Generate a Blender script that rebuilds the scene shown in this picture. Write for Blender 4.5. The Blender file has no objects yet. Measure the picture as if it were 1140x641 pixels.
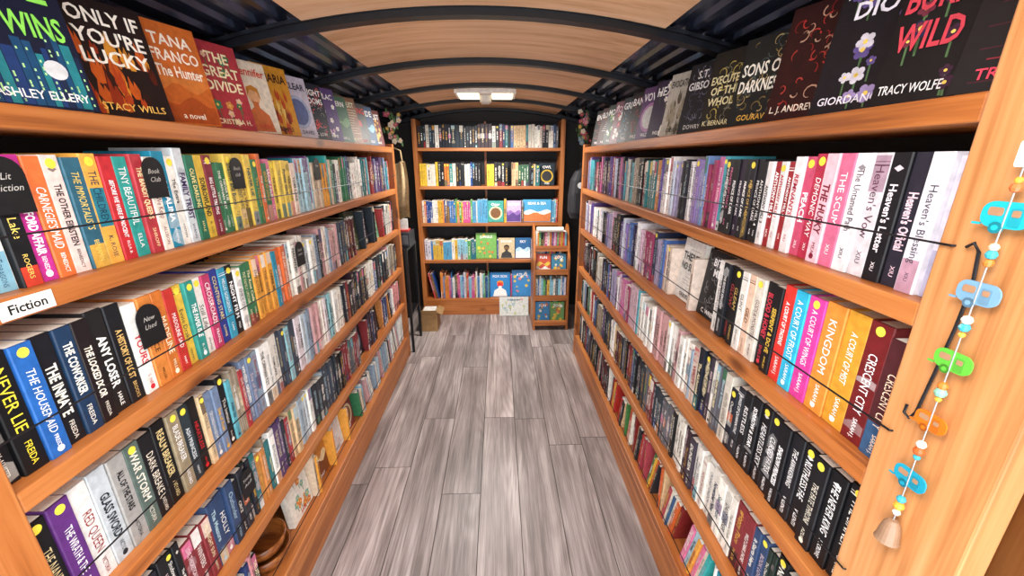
import bpy, math, random
import numpy as np
from mathutils import Vector
scene=bpy.context.scene
scene.view_settings.view_transform='Standard'
scene.view_settings.exposure=0.28
rnd=random.Random(7)

def hx(h):
    if not isinstance(h,str): return tuple(h)
    h=h.lstrip('#')
    if len(h)==3: h=''.join(c*2 for c in h)
    r=[]
    for i in (0,2,4):
        c=int(h[i:i+2],16)/255
        r.append(c/12.92 if c<=.04045 else ((c+.055)/1.055)**2.4)
    return (r[0],r[1],r[2],1.0)
def mixc(a,b,t):
    a=hx(a);b=hx(b); return tuple(a[i]*(1-t)+b[i]*t for i in range(3))+(1.0,)
# ---------------------------------------------------------------- materials
def newmat(name):
    m=bpy.data.materials.new(name); m.use_nodes=True
    nt=m.node_tree; b=nt.nodes['Principled BSDF']
    return m,nt,b
def N(nt,t,**kw):
    n=nt.nodes.new(t)
    for k,v in kw.items():
        if k in n.inputs: n.inputs[k].default_value=v
        else: setattr(n,k,v)
    return n
def plain(name,col,rough=.5,metal=0.,emit=None,es=0,nscale=30,namt=.12,spec=.5):
    m,nt,b=newmat(name)
    tc=N(nt,'ShaderNodeTexCoord'); no=N(nt,'ShaderNodeTexNoise'); no.inputs['Scale'].default_value=nscale; no.inputs['Detail'].default_value=4
    nt.links.new(tc.outputs['Object'],no.inputs['Vector'])
    mr=N(nt,'ShaderNodeMapRange'); mr.inputs[1].default_value=.3; mr.inputs[2].default_value=.7; mr.inputs[3].default_value=1-namt; mr.inputs[4].default_value=1+namt
    nt.links.new(no.outputs['Fac'],mr.inputs[0])
    mx=N(nt,'ShaderNodeMix'); mx.data_type='RGBA'; mx.blend_type='MULTIPLY'; mx.inputs[0].default_value=1
    mx.inputs[6].default_value=hx(col); nt.links.new(mr.outputs[0],mx.inputs[7])
    nt.links.new(mx.outputs[2],b.inputs['Base Color'])
    b.inputs['Roughness'].default_value=rough; b.inputs['Metallic'].default_value=metal
    b.inputs['Specular IOR Level'].default_value=spec
    if emit:
        b.inputs['Emission Color'].default_value=hx(emit); b.inputs['Emission Strength'].default_value=es
    return m
def attrmat(name,rough=.4,namt=.15,nscale=70,metal=0.,spec=.5):
    m,nt,b=newmat(name)
    at=N(nt,'ShaderNodeAttribute'); at.attribute_name='Col'
    tc=N(nt,'ShaderNodeTexCoord'); no=N(nt,'ShaderNodeTexNoise'); no.inputs['Scale'].default_value=nscale; no.inputs['Detail'].default_value=3
    nt.links.new(tc.outputs['Object'],no.inputs['Vector'])
    mr=N(nt,'ShaderNodeMapRange'); mr.inputs[1].default_value=.3; mr.inputs[2].default_value=.7; mr.inputs[3].default_value=1-namt; mr.inputs[4].default_value=1+namt
    nt.links.new(no.outputs['Fac'],mr.inputs[0])
    mx=N(nt,'ShaderNodeMix'); mx.data_type='RGBA'; mx.blend_type='MULTIPLY'; mx.inputs[0].default_value=1
    nt.links.new(at.outputs['Color'],mx.inputs[6]); nt.links.new(mr.outputs[0],mx.inputs[7])
    nt.links.new(mx.outputs[2],b.inputs['Base Color'])
    b.inputs['Roughness'].default_value=rough; b.inputs['Metallic'].default_value=metal
    b.inputs['Specular IOR Level'].default_value=spec
    return m
def woodmat(name,axis,dark,mid,light,rough=.42,knots=True,s=1.0):
    m,nt,b=newmat(name); L=nt.links.new
    tc=N(nt,'ShaderNodeTexCoord'); mp=N(nt,'ShaderNodeMapping')
    sc=[30*s,30*s,30*s]; sc[axis]=1.1*s; mp.inputs['Scale'].default_value=sc
    L(tc.outputs['Object'],mp.inputs['Vector'])
    n1=N(nt,'ShaderNodeTexNoise'); n1.inputs['Scale'].default_value=1.1; n1.inputs['Detail'].default_value=6; n1.inputs['Distortion'].default_value=.35
    L(mp.outputs[0],n1.inputs['Vector'])
    n2=N(nt,'ShaderNodeTexNoise'); n2.inputs['Scale'].default_value=7; n2.inputs['Detail'].default_value=3
    L(mp.outputs[0],n2.inputs['Vector'])
    ad=N(nt,'ShaderNodeMath'); ad.operation='MULTIPLY_ADD'; ad.inputs[1].default_value=.35
    L(n2.outputs['Fac'],ad.inputs[0]); 
    sb=N(nt,'ShaderNodeMath'); sb.operation='SUBTRACT'; sb.inputs[1].default_value=.17; L(n1.outputs['Fac'],sb.inputs[0]); L(sb.outputs[0],ad.inputs[2])
    cr=N(nt,'ShaderNodeValToRGB'); e=cr.color_ramp.elements
    e[0].position=.30; e[0].color=hx(dark); e[1].position=.68; e[1].color=hx(light)
    k=e.new(.48); k.color=hx(mid)
    L(ad.outputs[0],cr.inputs[0])
    out=cr.outputs[0]
    nb=N(nt,'ShaderNodeTexNoise'); nb.inputs['Scale'].default_value=1.7; nb.inputs['Detail'].default_value=1; L(tc.outputs['Object'],nb.inputs['Vector'])
    mb_=N(nt,'ShaderNodeMapRange'); mb_.inputs[1].default_value=.3; mb_.inputs[2].default_value=.7; mb_.inputs[3].default_value=.86; mb_.inputs[4].default_value=1.1; L(nb.outputs['Fac'],mb_.inputs[0])
    mq=N(nt,'ShaderNodeMix'); mq.data_type='RGBA'; mq.blend_type='MULTIPLY'; mq.inputs[0].default_value=1; L(out,mq.inputs[6]); L(mb_.outputs[0],mq.inputs[7]); out=mq.outputs[2]
    if knots:
        mp2=N(nt,'ShaderNodeMapping'); s2=[7,7,7]; s2[axis]=3.0; mp2.inputs['Scale'].default_value=s2
        L(tc.outputs['Object'],mp2.inputs['Vector'])
        vo=N(nt,'ShaderNodeTexVoronoi'); vo.inputs['Scale'].default_value=1.0; L(mp2.outputs[0],vo.inputs['Vector'])
        mr=N(nt,'ShaderNodeMapRange'); mr.inputs[1].default_value=.05; mr.inputs[2].default_value=.16; mr.inputs[3].default_value=.8; mr.inputs[4].default_value=0
        L(vo.outputs['Distance'],mr.inputs[0])
        mx=N(nt,'ShaderNodeMix'); mx.data_type='RGBA'; L(mr.outputs[0],mx.inputs[0]); L(out,mx.inputs[6]); mx.inputs[7].default_value=hx('#5a2c12')
        out=mx.outputs[2]
    L(out,b.inputs['Base Color']); b.inputs['Roughness'].default_value=rough
    bp=N(nt,'ShaderNodeBump'); bp.inputs['Strength'].default_value=.05; L(ad.outputs[0],bp.inputs['Height']); L(bp.outputs[0],b.inputs['Normal'])
    return m
PINE=('#874a20','#ad652f','#c07a41')
M_py=woodmat('pine_along_y',1,*PINE); M_pz=woodmat('pine_along_z',2,*PINE); M_px=woodmat('pine_along_x',0,*PINE)
M_lz=woodmat('pine_light_z',2,'#a66a3a','#c48651','#d09865',s=.8)
M_ply=woodmat('plywood_ceiling',0,'#c8966a','#dfb087','#ebc19b',rough=.65,knots=False,s=.5)
M_cov=attrmat('book_cover_print',.48,spec=.35); M_page=plain('book_pages','#f0ebe0',.85,nscale=300,namt=.1)
M_black=plain('black_steel','#14151a',.38,.2); M_blk2=plain('black_matte','#1a1a20',.7)
M_metal=plain('dark_corrugated_metal','#4a5570',.2,.85,nscale=5)
M_wall=plain('dark_wall_liner','#241f1c',.6,nscale=6)
M_red=plain('maroon_trailer_skin','#5a2730',.4)
M_attr=attrmat('painted_parts',.4,.08); M_attrm=attrmat('enamel_parts',.25,.05)
M_walnut=woodmat('turned_wood',0,'#5c2f15','#84481f','#a5642f',.3,False,1.5)
M_card=plain('cardboard','#a07c50',.8); M_white=plain('white_plastic','#eeece6',.4)
M_diff=plain('lamp_diffuser','#ffffff',.4,emit='#ffe6bd',es=2.4,namt=.01)
M_cloth=plain('canvas_cloth','#a8916c',.95,nscale=60,namt=.2)
MATS={'cov':M_cov,'page':M_page,'py':M_py,'pz':M_pz,'px':M_px,'lz':M_lz,'ply':M_ply,'blk':M_black,'blk2':M_blk2,'metal':M_metal,'wall':M_wall,'red':M_red,
 'attr':M_attr,'attrm':M_attrm,'walnut':M_walnut,'card':M_card,'white':M_white,'diff':M_diff,'cloth':M_cloth}
# ---------------------------------------------------------------- text cache
TC={}
def textmesh(s,bold=0.0,shear=0.0):
    k=(s,bold,shear)
    if k in TC: return TC[k]
    cu=bpy.data.curves.new('t','FONT'); cu.body=s; cu.resolution_u=2; cu.offset=bold; cu.shear=shear; cu.fill_mode='FRONT'
    ob=bpy.data.objects.new('t',cu); scene.collection.objects.link(ob)
    dg=bpy.context.evaluated_depsgraph_get(); me=ob.evaluated_get(dg).to_mesh()
    v=np.array([tuple(x.co) for x in me.vertices]).reshape(-1,3); f=[tuple(p.vertices) for p in me.polygons]
    ob.evaluated_get(dg).to_mesh_clear(); bpy.data.objects.remove(ob); bpy.data.curves.remove(cu)
    if len(v)==0: TC[k]=(v,f,1,1); return TC[k]
    mn=v.min(0); mxx=v.max(0); v=v-np.array([(mn[0]+mxx[0])/2,(mn[1]+mxx[1])/2,0])
    TC[k]=(v,f,mxx[0]-mn[0],mxx[1]-mn[1]); return TC[k]
A=lambda *a:np.array(a,dtype=float)
def nrm(v): return v/np.linalg.norm(v)
class MB:
    def __init__(s): s.v=[];s.n=0;s.f=[];s.c=[];s.m=[];s.mats=[]
    def add(s,v,f,col='#888',mat='cov'):
        if mat not in s.mats: s.mats.append(mat)
        mi=s.mats.index(mat); v=np.asarray(v,dtype=float).reshape(-1,3); o=s.n
        s.v.append(v); s.n+=len(v); c=hx(col)
        for q in f: s.f.append(tuple(i+o for i in q)); s.c.append(c); s.m.append(mi)
    def box(s,c,e,X=A(1,0,0),Y=A(0,1,0),Z=A(0,0,1),col='#888',mat='cov'):
        p=[]
        for k in (-.5,.5):
            for j in (-.5,.5):
                for i in (-.5,.5): p.append(c+X*e[0]*i+Y*e[1]*j+Z*e[2]*k)
        s.add(p,[(0,2,3,1),(4,5,7,6),(0,1,5,4),(2,6,7,3),(0,4,6,2),(1,3,7,5)],col,mat)
    def bb(s,x0,x1,y0,y1,z0,z1,mat,col='#888'):
        s.box(A((x0+x1)/2,(y0+y1)/2,(z0+z1)/2),(x1-x0,y1-y0,z1-z0),mat=mat,col=col)
    def poly(s,pts,o,X,Y,Nn,off,col,mat='cov'):
        p=[o+X*a+Y*b+Nn*off for a,b in pts]; s.add(p,[tuple(range(len(p)))],col,mat)
    def rect(s,o,X,Y,Nn,x0,x1,y0,y1,off,col,mat='cov'):
        s.poly([(x0,y0),(x1,y0),(x1,y1),(x0,y1)],o,X,Y,Nn,off,col,mat)
    def disk(s,o,X,Y,Nn,cx,cy,r,off,col,mat='cov',n=14,ry=None):
        ry=ry or r
        s.poly([(cx+r*math.cos(2*math.pi*i/n),cy+ry*math.sin(2*math.pi*i/n)) for i in range(n)],o,X,Y,Nn,off,col,mat)
    def prism(s,pts,o,X,Y,Z,d0,d1,col,mat='cov'):
        n=len(pts); p=[o+X*a+Y*b+Z*d0 for a,b in pts]+[o+X*a+Y*b+Z*d1 for a,b in pts]
        s.add(p,[tuple(reversed(range(n))),tuple(range(n,2*n))]+[(i,(i+1)%n,(i+1)%n+n,i+n) for i in range(n)],col,mat)
    def text(s,t,o,X,Y,Nn,h,maxw,off,col,bold=0.0,shear=0.0,mat='cov'):
        v,f,w,hh=textmesh(t,bold,shear)
        if len(v)==0: return
        k=h/.7
        kx=min(k,maxw/w)
        ky=k if kx>.6*k else kx/.6
        P=o[None,:]+np.outer(v[:,0]*kx,X)+np.outer(v[:,1]*ky,Y)+Nn[None,:]*off
        s.add(P,f,col,mat)
    def tube(s,pts,r,n=6,col='#111',mat='blk',closed=False):
        pts=[np.asarray(p,dtype=float) for p in pts]; m=len(pts); V=[]
        for i,p in enumerate(pts):
            a=pts[max(i-1,0)]; b=pts[min(i+1,m-1)]
            if closed: a=pts[i-1]; b=pts[(i+1)%m]
            t=nrm(b-a); u=np.cross(t,A(0,0,1) if abs(t[2])<.9 else A(1,0,0)); u=nrm(u); w=np.cross(t,u)
            rr=r[i] if isinstance(r,(list,tuple)) else r
            for k in range(n): V.append(p+rr*(u*math.cos(2*math.pi*k/n)+w*math.sin(2*math.pi*k/n)))
        F=[]
        for i in range(m if closed else m-1):
            j=(i+1)%m
            for k in range(n): F.append((i*n+k,i*n+(k+1)%n,j*n+(k+1)%n,j*n+k))
        if not closed: F+= [tuple(reversed(range(n))),tuple(range((m-1)*n,m*n))]
        s.add(V,F,col,mat)
    def lathe(s,prof,c,n=24,col='#888',mat='attr',Zx=A(1,0,0),Zy=A(0,1,0),Zz=A(0,0,1)):
        V=[];F=[];m=len(prof)
        for r,z in prof:
            for k in range(n):
                a=2*math.pi*k/n; V.append(c+Zx*r*math.cos(a)+Zy*r*math.sin(a)+Zz*z)
        for i in range(m-1):
            for k in range(n): F.append((i*n+k,i*n+(k+1)%n,(i+1)*n+(k+1)%n,(i+1)*n+k))
        s.add(V,F,col,mat)
    def build(s,name,bevel=0,smooth=False):
        me=bpy.data.meshes.new(name); V=np.concatenate(s.v)
        me.from_pydata(V.tolist(),[],s.f)
        for m in s.mats: me.materials.append(MATS[m])
        me.polygons.foreach_set('material_index',s.m)
        at=me.color_attributes.new('Col','FLOAT_COLOR','CORNER')
        buf=np.repeat(np.array(s.c,dtype=np.float32),[len(q) for q in s.f],axis=0)
        at.data.foreach_set('color',buf.ravel())
        if smooth: me.polygons.foreach_set('use_smooth',[True]*len(s.f))
        me.update(); ob=bpy.data.objects.new(name,me); scene.collection.objects.link(ob)
        if bevel:
            b=ob.modifiers.new('bevel','BEVEL'); b.width=bevel; b.segments=2; b.limit_method='ANGLE'
        return ob
X_,Y_,Z_=A(1,0,0),A(0,1,0),A(0,0,1)
# ---------------------------------------------------------------- constants (metres)
XL,XR=-.727,.596          # shelf fronts
WL,WR=-.99,.86            # inner walls
CX=(WL+WR)/2
YB=4.10                   # end wall
YN=-.15
def zc(x): return 1.955-((x-CX)**2)/6.2
# ---------------------------------------------------------------- floor
def build_floor():
    m,nt,b=newmat('grey_vinyl_plank'); L=nt.links.new
    at=N(nt,'ShaderNodeAttribute'); at.attribute_name='Col'
    of=N(nt,'ShaderNodeAttribute'); of.attribute_name='Off'
    tc=N(nt,'ShaderNodeTexCoord'); va=N(nt,'ShaderNodeVectorMath'); va.operation='ADD'
    L(tc.outputs['Object'],va.inputs[0]); L(of.outputs['Vector'],va.inputs[1])
    def mapn(x,y):
        q=N(nt,'ShaderNodeMapping'); q.inputs['Scale'].default_value=(x,y,1); L(va.outputs[0],q.inputs['Vector']); return q.outputs[0]
    n1=N(nt,'ShaderNodeTexNoise'); n1.inputs['Scale'].default_value=1.0; n1.inputs['Detail'].default_value=7; n1.inputs['Roughness'].default_value=.65; n1.inputs['Distortion'].default_value=.3; L(mapn(30,1.1),n1.inputs['Vector'])
    nh=N(nt,'ShaderNodeTexNoise'); nh.inputs['Scale'].default_value=1.0; nh.inputs['Detail'].default_value=.6; L(mapn(8,.62),nh.inputs['Vector'])
    n3=N(nt,'ShaderNodeTexNoise'); n3.inputs['Scale'].default_value=1; n3.inputs['Detail'].default_value=3; L(mapn(260,6),n3.inputs['Vector'])
    n4=N(nt,'ShaderNodeTexNoise'); n4.inputs['Scale'].default_value=1; n4.inputs['Detail'].default_value=3; L(mapn(6,1.8),n4.inputs['Vector'])
    def ma(op,a,bv=0.0,cl=False):
        q=N(nt,'ShaderNodeMath'); q.operation=op; q.use_clamp=cl
        for i,x in enumerate((a,bv)):
            if isinstance(x,(int,float)): q.inputs[i].default_value=x
            else: L(x,q.inputs[i])
        return q.outputs[0]
    ring=ma('ADD',ma('MULTIPLY',ma('SINE',ma('MULTIPLY',ma('ADD',nh.outputs['Fac'],ma('MULTIPLY',n3.outputs['Fac'],.02)),105.0)),.5),.5)
    msk=ma('MULTIPLY',ma('SUBTRACT',n4.outputs['Fac'],.42),5.0,True)
    ring=ma('MULTIPLY',ring,msk)
    f=ma('ADD',ma('ADD',ma('MULTIPLY',n1.outputs['Fac'],.55),ma('MULTIPLY',n4.outputs['Fac'],.22)),ma('ADD',ma('MULTIPLY',ring,.075),ma('MULTIPLY',n3.outputs['Fac'],.23)))
    cr=N(nt,'ShaderNodeValToRGB'); e=cr.color_ramp.elements
    e[0].position=.36; e[0].color=hx('#5d5352'); e[1].position=.68; e[1].color=hx('#cdc5c3')
    k=e.new(.47); k.color=hx('#8b817f'); k=e.new(.56); k.color=hx('#aaa09e')
    L(f,cr.inputs[0])
    mx=N(nt,'ShaderNodeMix'); mx.data_type='RGBA'; mx.blend_type='MULTIPLY'; mx.inputs[0].default_value=1
    L(cr.outputs[0],mx.inputs[6]); L(at.outputs['Color'],mx.inputs[7]); L(mx.outputs[2],b.inputs['Base Color'])
    b.inputs['Roughness'].default_value=.42
    bp=N(nt,'ShaderNodeBump'); bp.inputs['Strength'].default_value=.03; L(f,bp.inputs['Height']); L(bp.outputs[0],b.inputs['Normal'])
    MATS['floor']=m
    mb=MB(); offs=[]
    W=.182; x=WL-.02
    mb.bb(WL-.02,WR+.02,YN,YB+.02,-.05,-.004,'blk2'); offs+= [(0,0,0)]*6
    while x<WR+.02:
        y=YN-rnd.uniform(0,1.1)
        while y<YB+.02:
            y2=y+1.22
            a,bb_=max(y,YN),min(y2,YB+.02)
            if bb_-a>.01:
                t=rnd.choice([.72,.80,.9,1.0,.94,.84,1.04,.76]); w=rnd.uniform(0,.04)
                g=.0014; x1=min(x+W,WR+.02)
                p=[(x,a,-.004),(x1,a,-.004),(x1,bb_,-.004),(x,bb_,-.004),(x+g,a+g,0),(x1-g,a+g,0),(x1-g,bb_-g,0),(x+g,bb_-g,0)]
                mb.add(p,[(4,5,6,7)],(t*(1+w),t,t*(1-w*.3),1),'floor')
                mb.add(p,[(0,1,5,4),(1,2,6,5),(2,3,7,6),(3,0,4,7)],(.15,.13,.13,1),'floor')
                o=(rnd.uniform(-9,9),rnd.uniform(-9,9),0); offs+=[o]*5
            y=y2
        x+=W
    ob=mb.build('floor')
    at=ob.data.attributes.new('Off','FLOAT_VECTOR','FACE')
    at.data.foreach_set('vector',np.array(offs,dtype=np.float32).ravel())
build_floor()
# ---------------------------------------------------------------- shell
mb=MB(); mb.bb(WL-.03,WL,YN,YB,0,1.86,'wall'); mb.build('wall_left')
mb=MB(); mb.bb(WR,WR+.03,YN,YB,0,1.86,'wall'); mb.build('wall_right')
mb=MB(); mb.bb(WL-.03,WR+.03,YB,YB+.03,0,1.97,'wall'); mb.build('wall_back')
mb=MB(); xs=[];zs=[]
x=WL-.03; d=.012
while x<WR+.03:
    for dx,dz in ((0,0),(.018,0),(.028,d),(.058,d)):
        if x+dx<WR+.03: xs.append(x+dx); zs.append(zc(x+dx)+.012+dz)
    x+=.068
n=len(xs); V=[(a,YN,b) for a,b in zip(xs,zs)]+[(a,YB+.03,b) for a,b in zip(xs,zs)]
V+=[(a,YN,b+.004) for a,b in zip(xs,zs)]+[(a,YB+.03,b+.004) for a,b in zip(xs,zs)]
mb.add(V,[(i,i+1,i+1+n,i+n) for i in range(n-1)]+[(2*n+i,3*n+i,3*n+i+1,2*n+i+1) for i in range(n-1)],mat='metal')
mb.build('ceiling')
RIBS=[.2,.84,1.48,2.14,2.78,3.42,4.05]
def arcstrip(mb,x0,x1,y0,y1,top,bot,mat,n=20,fn=zc):
    V=[];F=[]
    for i in range(n+1):
        x=x0+(x1-x0)*i/n; z=fn(x)
        V+=[(x,y0,z+bot),(x,y1,z+bot),(x,y1,z+top),(x,y0,z+top)]
    for i in range(n):
        a=i*4;b=a+4
        for k in range(4): F.append((a+k,a+(k+1)%4,b+(k+1)%4,b+k))
    F+=[(0,1,2,3),(n*4+3,n*4+2,n*4+1,n*4)]
    mb.add(V,F,mat=mat)
mb=MB()
ys=[YN+.02]+RIBS
for a,b in zip(ys[:-1],ys[1:]):
    arcstrip(mb,-.60,.53,a+.03,b-.03,.009,-.004,'ply')
mb.build('ceiling_plywood_panels',smooth=False)
for y in RIBS:
    mb=MB(); arcstrip(mb,WL+.002,WR-.002,y-.022,y+.022,.004,-.026,'blk')
    arcstrip(mb,WL+.002,WR-.002,y-.034,y+.034,.006,-.005,'blk')
    mb.build('ceiling_rib')
for k,(xa,xb) in enumerate(((WL,WL+.03),(WR-.03,WR))):
    mb=MB(); mb.bb(xa,xb,YN,YB,1.80,1.835,'blk'); mb.build('trim_%d'%(k+1))
# ---------------------------------------------------------------- shelving units
TOPS=[1.58,1.305,1.02,.737,.455,.17]; TH=.036
YE=2.93
def side_shelf(side):
    mb=MB(); f=XL if side<0 else XR; w=WL+.004 if side<0 else WR-.004
    x0,x1=min(f,w),max(f,w); y0=.505 if side<0 else .52
    for z in TOPS: mb.bb(x0,x1,y0,YE,z-TH,z,'py')
    k=.02
    kx=(f-k,f) if side<0 else (f,f+k)
    mb.bb(kx[0],kx[1],y0,YE,0,.17-TH-.002,'py')
    px=(f-.038,f+.002) if side<0 else (f-.002,f+.038)
    ya=y0-(.11 if side<0 else .15)
    mb.bb(px[0],px[1],ya,y0,0,1.80,'pz' if side<0 else 'lz')
    bx=(w,w+.038) if side<0 else (w-.038,w)
    mb.bb(bx[0],bx[1],y0-.09,y0,0,1.78,'pz')
    mb.bb(x0,x1,YE,YE+.02,0,1.58,'pz')
    qx=(f-.04,f+.003) if side<0 else (f-.003,f+.04)
    mb.bb(qx[0],qx[1],YE-.001,YE+.045,0,1.60,'pz')
    mb.build('wall_bookshelf',bevel=.003)
side_shelf(-1); side_shelf(1)
mb=MB(); mb.bb(WR-.16,WR-.002,.05,.33,0.0,1.80,'red'); mb.build('door_frame_right')
mb=MB(); mb.bb(WL+.002,WL+.1,.05,.36,0.0,1.80,'red'); mb.build('door_frame_left')
BT=[1.60,1.265,.925,.566,.167]; BX0,BX1=-.765,.60; BY0,BY1=3.83,4.09
mb=MB()
mb.bb(BX0,BX0+.038,BY0,BY1,0,1.84,'pz'); mb.bb(BX1-.038,BX1,BY0,BY1,0,1.84,'pz')
for z in BT: mb.bb(BX0+.038,BX1-.038,BY0+.003,BY1,z-.028,z,'px')
mb.bb(BX0+.038,BX1-.038,BY0+.003,BY0+.023,0,.137,'px')
mb.bb(BX0+.038,BX1-.038,BY1-.006,BY1,.0,1.84,'blk2')
mb.bb(-.135,-.115,BY1-.03,BY1-.008,.17,1.84,'pz')
mb.build('bookcase',bevel=.002)
# ---------------------------------------------------------------- books
TITLES="THE LAST HOUSE|NEVER LIE|MIDNIGHT SUN|THE GREAT DIVIDE|SILENT WATER|THE ORPHAN KEY|A Court of Smoke|CIRCE|The Overstory|RED RISING|WILD DARK SHORE|BONE SEASON|The Inmate|Happy Place|BEACH READ|THE NIGHTINGALE|The Alchemist|DAISY DARKER|VERITY|UGLY LOVE|Lessons in Magic|THE GUEST LIST|Sea of Rust|IRON FLAME|Fourth Tower|THRONE OF ASH|The Paris Wife|GONE SO LONG|Outlander|THE COVE|IN FIVE YEARS|BOOK LOVERS|THE MAID|Where Rivers Bend|HIDDEN PICTURES|Sharp Edges|THE WINTERS|Demon Copper|GLASS CASTLE|Pretty Girls|The Lost City|WINTER GARDEN|THE FAMILY UPSTAIRS|Babel|LEGENDS & TEA|CROOKED KINGDOM|Shadow and Bone|HAUNTED|King of Wrath|TWISTED LIES|The Hunter|NORTH WOODS|TOM LAKE|The Rose Code|Blood & Honey|SKYWARD|DUNE SEA|Mistborn Sky|THE STAND|CARRIE ME|It Starts Here|PAPER PALACE|The Measure|Small Things|YELLOW FACE|THE WOMEN|Four Winds|THE MIRRORS|Remember Me|LOVE, THEORETICALLY|THE BRIDE|HOLLY|November Nine|Atlas Six|THE SILENT WIFE|Home Front|CITY OF BONES|Onyx Night|Wolf Hall".split('|')
AUTH="COLLEEN HART|STEPHEN KANE|E. LOCKHART|J. PATTERSON|Freida Mc|MAAS|L. Jewell|HANNAH|T.J. REID|Backman|ROBERTS|M. MILLER|YARROS|TANA F.|H. HUANG|EMILY H.|CHILD|BARDUGO|GAIMAN|KOONTZ|SANDERSON|R. RILEY|N. SPARKS|B. MEYER".split('|')
PAL={
 'bright':['#e2dccf','#c2472f','#dc9a3f','#2a86a0','#ece8e0','#d9749a','#1c1d22','#3d68aa','#86b5c9','#b43a4a','#e2c457','#35744f','#703c80','#f0ede8','#181a20','#d46c3a','#a9cbd6','#24396a','#cdb8a0','#35a3a0','#e9d4c4'],
 'mixed':['#17181d','#dedad2','#223565','#a2353a','#ece9e2','#2f7074','#c07f45','#111217','#6d7f9c','#d2b48c','#513a68','#7f2228','#efece6','#2d2f36','#44649a','#c0bcb4','#8a7d6b','#3f6a4f','#d08a8f','#1f2a33','#5aa3b0'],
 'dark':['#121317','#1c1e25','#2a2c34','#131a28','#33202a','#0e0f12','#24303a','#4c1f22','#1b2a24','#c8c2b6','#15161b','#3a3440','#5a5a60','#20232c','#7d2b30','#2f4468','#e2ded4'],
 'white':['#e8e5de','#efede7','#dcd7cd','#eae8e2','#c2ccd2','#dbd0d6','#d0bfb2','#ece8de','#2b2d33','#a6b6c2','#8a9cae','#c79a9a','#e2ded6','#3a4250','#8fc0c8'],
 'purple':['#5a4488','#1b1a24','#b86594','#e2e0e4','#8470ac','#2a2447','#d2b2c6','#141419','#8b3355','#4362a0','#ebe8ec','#9c94b0','#26304a','#c9aab6','#6a86b4','#3d2c3d','#e6ded6','#4aa6b4','#f0edea','#c8cfe0'],
 'teal':['#2f97a0','#5aafc0','#256f80','#dbe2e0','#3f68a2','#8fbfc6','#d6dad4','#21456b','#b8485a','#1f2c3a'],
 'kids':['#3a76b4','#57a0c8','#dcb040','#c84543','#eae6de','#5aa058','#d5d0dd','#24468a','#8fc6da','#df8a3f','#c95690','#ede9df','#1d2430','#7a5c40'],
 'fire':['#b02f27','#d6a838','#782220','#1a1516','#e4ddcc','#c55c2a','#41753f','#2a2a2e','#a3404a','#35557a','#d9b78a'],
}
def lum(c):
    c=hx(c); return .2*c[0]+.7*c[1]+.1*c[2]
def tcol(c,r):
    if lum(c)>.3: return r.choice(['#1a1a20','#26304a','#8c1f28','#151515','#34525a','#5b4a3a'])
    return r.choice(['#f4f1ea','#e8e4da','#f0e3b8','#d9a84a','#f4f1ea','#d9c0c4','#a9c4cf'])
def book(mb,c,R,U,Nn,t,h,d,col,title,author,tc,r,lod=0,band=None,sticker=False,hard=False):
    ct=.0026 if hard else .0011; e=.0018
    mb.prism([(-t/2,-.005),(t/2,-.005),(t/2,-e),(t/2-e,0),(-t/2+e,0),(-t/2,-e)],c,R,Nn,U,0,h,col)
    for sg in (-1,1):
        mb.box(c+R*sg*(t/2-ct/2)+U*h/2-Nn*(.005+(d-.005)/2),(ct,h,d-.005),R,U,Nn,col)
    ins=.003 if hard else .0002
    mb.box(c+U*h/2-Nn*(.003+(d-.008)/2),(t-2*ct,h-2*ins,d-.008),R,U,Nn,mat='page')
    w=t/2-.0025; o=.0003
    if band:
        y0,y1,bc=band; mb.rect(c,R,U,Nn,-w,w,h*y0,h*y1,o,bc)
    q=r.random()
    if q<.12:
        for i in range(r.randint(2,5)):
            y=r.uniform(.05,.9)*h; k=r.uniform(.006,.02)
            mb.poly([(-w,y-k*r.random()),(w,y-k*r.random()),(w,y+k),(w*r.uniform(-.5,.5),y+k*1.4),(-w,y+k*.6)],c,R,U,Nn,o*1.2+.00002*i,mixc(col,tc,r.uniform(.1,.35)))
    elif q<.26: mb.rect(c,R,U,Nn,-w,w,h*.9,h*.91,o*1.2,tc); mb.rect(c,R,U,Nn,-w,w,h*.93,h*.935,o*1.2,tc)
    elif q<.38: mb.disk(c,R,U,Nn,0,h*.06,min(w*.6,.006),o*1.5,tc,n=8)
    elif q<.46: mb.poly([(0,h*.86),(w*.6,h*.885),(0,h*.91),(-w*.6,h*.885)],c,R,U,Nn,o*1.5,mixc(col,tc,.7))
    if lod==0:
        D=-U
        ts=min(t*r.uniform(.36,.56),.017)
        up=r.random()<.5
        a0,a1=(.30,.93) if up else (.20,.80)
        cc=c+U*h*(a0+a1)/2
        if title: mb.text(title,cc,D,R,Nn,ts,h*(a1-a0)*r.uniform(.7,.95),2*o,tc,bold=r.choice([0,0,.02,.03]),shear=r.choice([0,0,0,.2]))
        if author:
            if up: mb.text(author,c+U*h*.16,D,R,Nn,ts*.6,h*.2,2*o,tc)
            else: mb.text(author,c+U*h*.12,D,R,Nn,ts*.5,h*.17,2*o,tc)
    elif r.random()<.9:
        s=h*r.uniform(.15,.4); tw=min(t*r.uniform(.1,.22),.005); k=r.uniform(.4,.9); e_=h*r.uniform(.6,.88)
        tt=mixc(col,tc,k)
        while s<e_:
            l=r.uniform(.006,.03)
            mb.rect(c,R,U,Nn,-tw,tw,s,min(s+l,h*.9),o*2,tt); s+=l+r.uniform(.004,.008)
    if sticker: mb.disk(c,R,U,Nn,0,h-.014,min(.0085,t*.36),3*o,'#f5e04a')
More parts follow.
